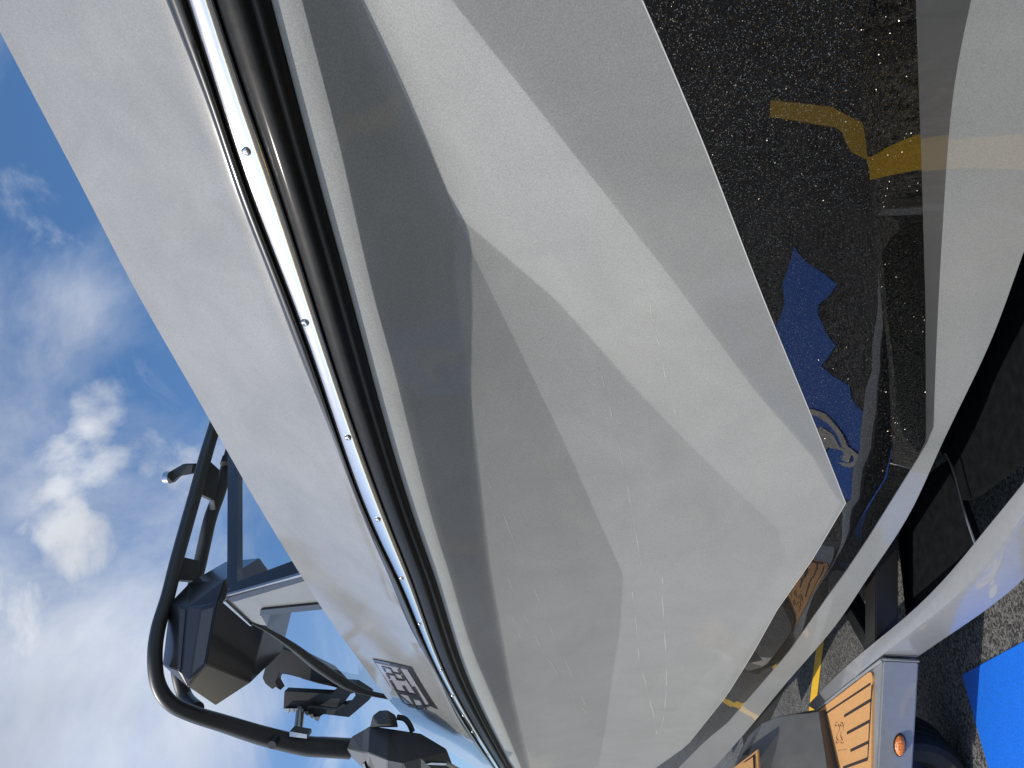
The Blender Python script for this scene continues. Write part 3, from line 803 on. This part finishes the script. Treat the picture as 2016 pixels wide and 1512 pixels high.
A_ = [G(x, y, TZ) for x, y in bpts(fla, 1388, 925, 22)]; B_ = [G(x, y, TZ) for x, y in bpts(flb, 1400, 990, 22)]
for q in ((.05, -.05, -.02), (.10, -.09, -.06), (.17, -.12, -.12), (.30, -.12, -.16), (.6, .1, -.2)):
    A_.append(A_[21] + Vector(q)); B_.append(B_[21] + Vector(q))
nb = len(A_); V = []; rowsP = []
for i in range(nb):
    a, b = A_[i], B_[i]; d = (b - a).normalized(); zb = TZ
    # lower edge straight below the outer edge, seen at line c
    lowz = b.z - .125
    rowsP.append([a + Vector((0, 0, -.11)), a + Vector((0, 0, -.006)), a + d * .006, b - d * .012, b + Vector((0, 0, -.004)) - d * .003, b + Vector((0, 0, -.014)), Vector((b.x, b.y, lowz + .008)), Vector((b.x, b.y, lowz)) - d * .01, a + Vector((0, 0, -.11))])
fr = loft(rowsP, 'frame_rail', M_trail, tl, True, 30); fr['label'] = 'long grey frame rail running forward from the step'
# end cap
# step box
c1 = G(1608, 1400, TZ); c2 = G(1738, 1299, TZ); c3 = G(1727, 1512, TZ); ext = (c3 - c2)
c3 = c2 + ext * 1.5; c4 = G(1622, 1512, TZ); c4 = c1 + (c4 - c1) * 1.5
zf = .262
bx = prism('step_box', [c1, c2, c3, c4], -(TZ - zf), M_trail, tl, nrm=Vector((0, 0, 1)), bevel=.006)
# weld bead along the joint between rail and box
tube('weld_bead', [G(1738, 1297, TZ - .003), G(1777, 1298, TZ - .05), Vector((G(1738, 1297, TZ).x, G(1738, 1297, TZ).y - .002, zf + .01))][:1] + [Vector((c2.x + .004, c2.y - .004, TZ - .01)), Vector((c2.x + .004, c2.y - .006, zf + .004))], .0045, M_trail, bx, sub=2)
tube('weld_bead', [c1 + Vector((0, 0, .002)), (c1 + c2) / 2 + Vector((.004, 0, .002)), c2 + Vector((0, 0, .002))], .006, M_trail, bx, sub=4)


def pad_uv(name, poly, z, th, m, parent, quad):
    pts = []
    for u, v in poly:
        a = quad[0] * (1 - u) * (1 - v) + quad[1] * u * (1 - v) + quad[2] * u * v + quad[3] * (1 - u) * v
        pts.append(Vector((a.x, a.y, z)))
    return prism(name, pts, th, m, parent, nrm=Vector((0, 0, 1)))


# quad: u from far edge (image left) to near edge (image right), v along the boat
Q = [G(1609, 1404, TZ), G(1722, 1318, TZ), G(1718, 1600, TZ), G(1636, 1600, TZ)]


def rrect(u0, v0, u1, v1, r, n=5):
    o = []
    for cx, cy, a0 in ((u1 - r, v0 + r, -90), (u1 - r, v1 - r, 0), (u0 + r, v1 - r, 90), (u0 + r, v0 + r, 180)):
        for k in range(n + 1):
            a = math.radians(a0 + 90 * k / n); o.append((cx + r * math.cos(a), cy + r * math.sin(a)))
    return o


pad = pad_uv('step_pad', rrect(.0, .0, 1, 1, .06), TZ + .0004, .007, M_pad, tl, Q)
pad['label'] = 'tan foam step pad with dark grooves nearest the frame rail'
PZ = TZ + .0076


def groove(u0, v0, u1, v1, w, par, quad):
    d = Vector((u1 - u0, v1 - v0)).normalized(); n = Vector((-d.y, d.x)) * w
    return pad_uv('pad_groove', [(u0 + n.x, v0 + n.y), (u1 + n.x, v1 + n.y), (u1 - n.x, v1 - n.y), (u0 - n.x, v0 - n.y)], PZ, .0006, M_groove, par, quad)


def inv_quad(px, py, quad):
    g = G(px, py, TZ); u = v = .5
    for _ in range(12):
        def f(u, v):
            a = quad[0] * (1 - u) * (1 - v) + quad[1] * u * (1 - v) + quad[2] * u * v + quad[3] * (1 - u) * v; return np.array([a.x - g.x, a.y - g.y])
        e = f(u, v); h = 1e-4; J = np.array([(f(u + h, v) - e) / h, (f(u, v + h) - e) / h]).T; s = np.linalg.solve(J, -e); u += s[0]; v += s[1]
    return u, v


def gpx(a, b, w=.012):
    u0, v0 = inv_quad(*a, Q); u1, v1 = inv_quad(*b, Q)
    groove(u0, v0, u1, v1, w, pad, Q)


z2 = lambda x, y: (1560 + x * .1403, 1300 + y * .1403)
for a, b, w in [((390, 815), (1130, 330), .009), ((1150, 345), (1090, 1385), .008), ((385, 820), (530, 1700), .005), ((410, 990), (525, 910), .011), ((450, 1205), (565, 1140), .011), ((490, 1430), (610, 1370), .011),
                ((755, 785), (1140, 555), .012), ((795, 1025), (1115, 855), .012), ((845, 1270), (1100, 1150), .012), ((740, 1512), (1090, 1385), .012)]:
    gpx(z2(*a), z2(*b), w)
# printed swirl emblem
pr = []
for s in (0, 1):
    pts = []
    for k in range(15):
        t = k / 14; cx = 640 + s * 55 + 22 * math.sin(t * 6.3); cy = 900 + t * 230 - s * 25
        pts.append(z2(cx, cy))
    g = [G(x, y, PZ + .0012) for x, y in pts]
    pr.append(tube('pad_emblem', g, .0014, M_print, None, n=6, sub=2))
for s in (0, 1, 2, 3):
    c = (620 + 70 * (s % 2) + 10 * (s // 2), 900 + 240 * (s // 2)); g = [G(*z2(c[0] + 22 * math.cos(a), c[1] + 26 * math.sin(a)), PZ + .0012) for a in np.linspace(0, 5, 9)]
    pr.append(tube('pad_emblem', g, .0012, M_print, None, n=6, sub=2))
for k in range(6):
    a = z2(640 + k * 22, 1272 - k * 3); pr.append(tube('pad_emblem', [G(*a, PZ + .001), G(a[0] + 1.6, a[1] - .8 - (k % 2), PZ + .001)], .0011, M_print, None, n=6, sub=1))
em = merge(pr, 'pad_emblem'); em.parent = pad
# amber marker
pc = G(1771, 1466, .0)
dd = Vector(ray(1771, 1466)); fy = (c2 + (c3 - c2) * .5)
nfr = (c3 - c2).cross(Vector((0, 0, 1))).normalized()
if nfr.y > 0: nfr = -nfr
k = (c2 - Vector((0, 0, H))).dot(nfr) / dd.dot(nfr); lp = Vector((0, 0, H)) + dd * k
ax = (c3 - c2).normalized(); zz = Vector((0, 0, 1))


def oval(c, a, b, n=20, k=1.0): return [c + ax * (a * math.copysign(abs(math.cos(t)) ** k, math.cos(t))) + zz * (b * math.copysign(abs(math.sin(t)) ** k, math.sin(t))) for t in [2 * math.pi * i / n for i in range(n)]]


ml = prism('marker_light', oval(lp, .043, .021), .004, M_dark, tl, nrm=nfr); ml['label'] = 'oval amber side marker light on the step box'
V = []; Fc = []; rings = [(.038, .0175, .004), (.036, .016, .010), (.030, .0125, .014), (.019, .008, .016), (.006, .003, .0165)]
for a, b, h in rings: V += [q + nfr * h for q in oval(lp, a, b)]
for i in range(len(rings) - 1):
    for k in range(20): Fc.append((i * 20 + k, i * 20 + (k + 1) % 20, (i + 1) * 20 + (k + 1) % 20, (i + 1) * 20 + k))
Fc.append(tuple(80 + k for k in range(20)))
mk('amber_lens', V, Fc, M_amber, ml, smooth=True)
# fender
fp = [(1612, 1400, 3.07), (1590, 1404, 3.12), (1560, 1406, 3.19), (1530, 1411, 3.24), (1500, 1424, 3.28), (1472, 1450, 3.30), (1456, 1480, 3.30), (1444, 1512, 3.30), (1430, 1580, 3.32), (1640, 1580, 2.82)]
NFD = Vector((-.05, -.35, .93)).normalized()
fd = prism('fender', [P(*a) for a in fp], -.16, M_fend, tl, nrm=NFD, bevel=.03)
fd['label'] = 'rounded dark grey plastic fender behind the step'
p2 = [P(*a) + Vector((0, -.01, .012)) for a in [(1500, 1472, 3.20), (1507, 1600, 3.12), (1430, 1600, 3.22), (1424, 1530, 3.27)]]
pad2 = prism('step_pad', p2, .01, M_pad, fd, nrm=Vector((-.05, -.35, .93)), bevel=.002)
pad2['label'] = 'second tan step pad on top of the fender'
g2 = [P(*a) + Vector((0, -.014, .022)) for a in [(1495, 1482, 3.20), (1501, 1600, 3.12), (1497, 1600, 3.12), (1491, 1485, 3.20)]]
prism('pad_groove', g2, .001, M_groove, pad2, nrm=Vector((-.05, -.35, .93)))
g2 = [P(*a) + Vector((0, -.014, .022)) for a in [(1495, 1482, 3.20), (1493, 1486, 3.20), (1440, 1524, 3.26), (1440, 1520, 3.26)]]
prism('pad_groove', g2, .001, M_groove, pad2, nrm=Vector((-.05, -.35, .93)))
# wheel under the step
wc = (c2 + c3) / 2 + Vector((-.22, .24, 0)); wc.z = .185; wx = ax.copy(); wy = Vector((0, 0, 1)); wn = ax.cross(wy).normalized()
prof = [(.15, -.10), (.22, -.105), (.25, -.095), (.262, -.075), (.265, -.045), (.258, -.042), (.258, -.036), (.265, -.033), (.265, -.005), (.258, -.002), (.258, .004), (.265, .007), (.265, .036), (.258, .039), (.258, .045), (.265, .048), (.262, .075), (.25, .095), (.22, .105), (.15, .10)]


def lathe(prof, n=48):
    prof = [(r * .69, w) for r, w in prof]
    V = []; Fc = []
    for k in range(n):
        a = 2 * math.pi * k / n
        for r, w in prof: V.append(wc + wx * (r * math.cos(a)) + wy * (r * math.sin(a)) + wn * w)
    m = len(prof)
    for k in range(n):
        for j in range(m - 1): Fc.append((k * m + j, k * m + j + 1, ((k + 1) % n) * m + j + 1, ((k + 1) % n) * m + j))
    return V, Fc


V, Fc = lathe(prof); ty = mk('tyre', V, Fc, M_tyre, tl, smooth=True, sharp=30)
V, Fc = lathe([(.0, -.06), (.06, -.065), (.1, -.05), (.14, -.08), (.152, -.1), (.152, .1), (.1, .05), (0, .05)]); mk('wheel_rim', V, Fc, M_black, ty, smooth=True, sharp=30)


wc0 = wc.copy(); rim = [(.0, -.06), (.06, -.065), (.1, -.05), (.14, -.08), (.152, -.1), (.152, .1), (.1, .05), (0, .05)]
for sh in (Vector((-.60, .44, 0)), E2v * 1.62 + Vector((.1, .0, 0)), E2v * 1.62 + Vector((-.50, .44, 0))):  # unseen wheels added to block low sun under the hull
    wc = wc0 + sh; V, Fc = lathe(prof); t2 = mk('tyre', V, Fc, M_tyre, tl, smooth=True, sharp=30)
    V, Fc = lathe(rim); mk('wheel_rim', V, Fc, M_black, t2, smooth=True, sharp=30)


def bar(name, a, b, w, h, m, parent, label=None):
    a = Vector(a); b = Vector(b); d = (b - a).normalized(); n = Vector((-d.y, d.x, 0)).normalized() * (w / 2); u = Vector((0, 0, h / 2))
    V = [a + n + u, a - n + u, a - n - u, a + n - u, b + n + u, b - n + u, b - n - u, b + n - u]
    o = mk(name, V, [(0, 1, 2, 3), (4, 7, 6, 5), (0, 4, 5, 1), (1, 5, 6, 2), (2, 6, 7, 3), (3, 7, 4, 0)], m, parent)
    bm = bmesh.new(); bm.from_mesh(o.data); bmesh.ops.bevel(bm, geom=list(bm.edges), offset=.004, segments=2, affect='EDGES', clamp_overlap=True); bm.to_mesh(o.data); bm.free()
    if label: o['label'] = label
    return o


bar('cross_member', G(1660, 1160, .3), G(1760, 1330, .3), .07, .07, M_black, tl)
bar('cross_member', G(1735, 1010, .3), G(1735, 1330, .3), .10, .08, mat('dark_frame', (.014, .013, .012), .5), tl)
bar('bunk', (.9, 1.5, .36), (-2.4, 4.75, .36), .14, .07, M_carpet, tl, 'black carpeted bunk under the hull')
bar('cross_member', (.2, 1.0, .26), (1.9, 2.6, .26), .08, .09, M_black, tl)
bar('keel_beam', (1.7, 1.6, .22), (-1.7, 4.9, .22), .1, .1, M_black, tl)
for s in (0.55, 1.5):
    pass
# ------------------------------------------------------------------ paint on the lot
M_shade = mat("shade_black", (.006, .007, .008), .9, noise=.6, nscale=30, spec=.1)  # black sheets added to stand in for the shade under the hull
bq = [(1845, 880), (1866, 908), (1893, 985), (1912, 980), (2012, 905), (2200, 770), (2200, 300), (1950, 480), (1800, 800)]
prism('shade_board', [G(x, y, .2) for x, y in bq], -.02, M_shade, tl, nrm=Vector((0, 0, 1)))
bq = [(1862, 908), (1893, 985), (1920, 1060), (1950, 1100), (1790, 1260), (1783, 1207), (1768, 1062), (1790, 960)]
prism('shade_board', [G(x, y, .2) for x, y in bq], -.02, M_shade, tl, nrm=Vector((0, 0, 1)))
tube('brake_line', [G(1860, 893, .24), G(1876, 925, .23), G(1892, 985, .23), G(1906, 1030, .23), G(1925, 1085, .22)], .004, M_alu, tl, n=8)
c0b = Vector((-1.09, 2.75, 0)); ua = Vector((.578, -.816, 0)).normalized(); ub = Vector((-ua.y, ua.x, 0)) * -1
if ub.x > 0: ub = -ub
SQ = 1.0


def sq(a, b): return c0b + ua * (a * SQ) + ub * (b * SQ)


sheet('blue_parking_square', [sq(0, 0), sq(.62, 0), sq(.62, 1.15), sq(0, 1.15)], .004, M_blue, ground)['label'] = 'bright blue painted square of the accessible parking bay'


def sym(pts, w):
    out = []
    for k in range(len(pts) - 1):
        a = Vector((*pts[k], 0)); b = Vector((*pts[k + 1], 0)); d = (b - a).normalized(); n = Vector((-d.y, d.x, 0)) * w; e = d * w * .5
        out.append(sheet('wheelchair_symbol', [sq(q.x * .62 - .06, q.y * 1.0 + .13) for q in (a + n - e, b + n + e, b - n + e, a - n - e)], .008 + .0006 * len(ALLS), M_white, None)); ALLS.append(1)
    return out


ALLS = []; parts = []
parts += sym([(.66, .30), (.66, .62), (.38, .64), (.30, .84), (.20, .80)], .036)
parts += sym([(.64, .46), (.45, .46)], .028)
arc = [(.52 + .25 * math.cos(a) * -1, .62 - .0 + .25 * math.sin(a)) for a in np.linspace(-2.2, 1.5, 14)]
arc = [(.55 - .24 * math.cos(t), .62 + .26 * math.sin(t)) for t in np.linspace(2.3, 5.6, 14)]
parts += sym([(x, y) for x, y in arc], .03)
hd = [(.70 + .065 * math.cos(t), .2 + .065 * math.sin(t)) for t in np.linspace(0, 2 * math.pi, 20, endpoint=False)]
parts.append(sheet('wheelchair_symbol', [sq(q[0] * .62 - .06, q[1] * 1.0 + .13) for q in hd], .008, M_white, None))
wsb = merge(parts, 'wheelchair_symbol'); wsb.parent = ground; wsb['label'] = 'white wheelchair symbol painted on the blue square'
strip('yellow_line', (-1.40, .47), (2.6, 2.93), .10, .004, M_yel, ground)
strip('yellow_line', (-4.6, 2.65), (-2.2, 4.15), .10, .004, M_yel, ground)
strip('yellow_line', (-.9, 4.18), (-4.6, 5.38), .11, .0045, M_yel, ground)
strip('yellow_line', (-2.3, .2), (-4.6, 3.35), .10, .0055, M_yel, ground)
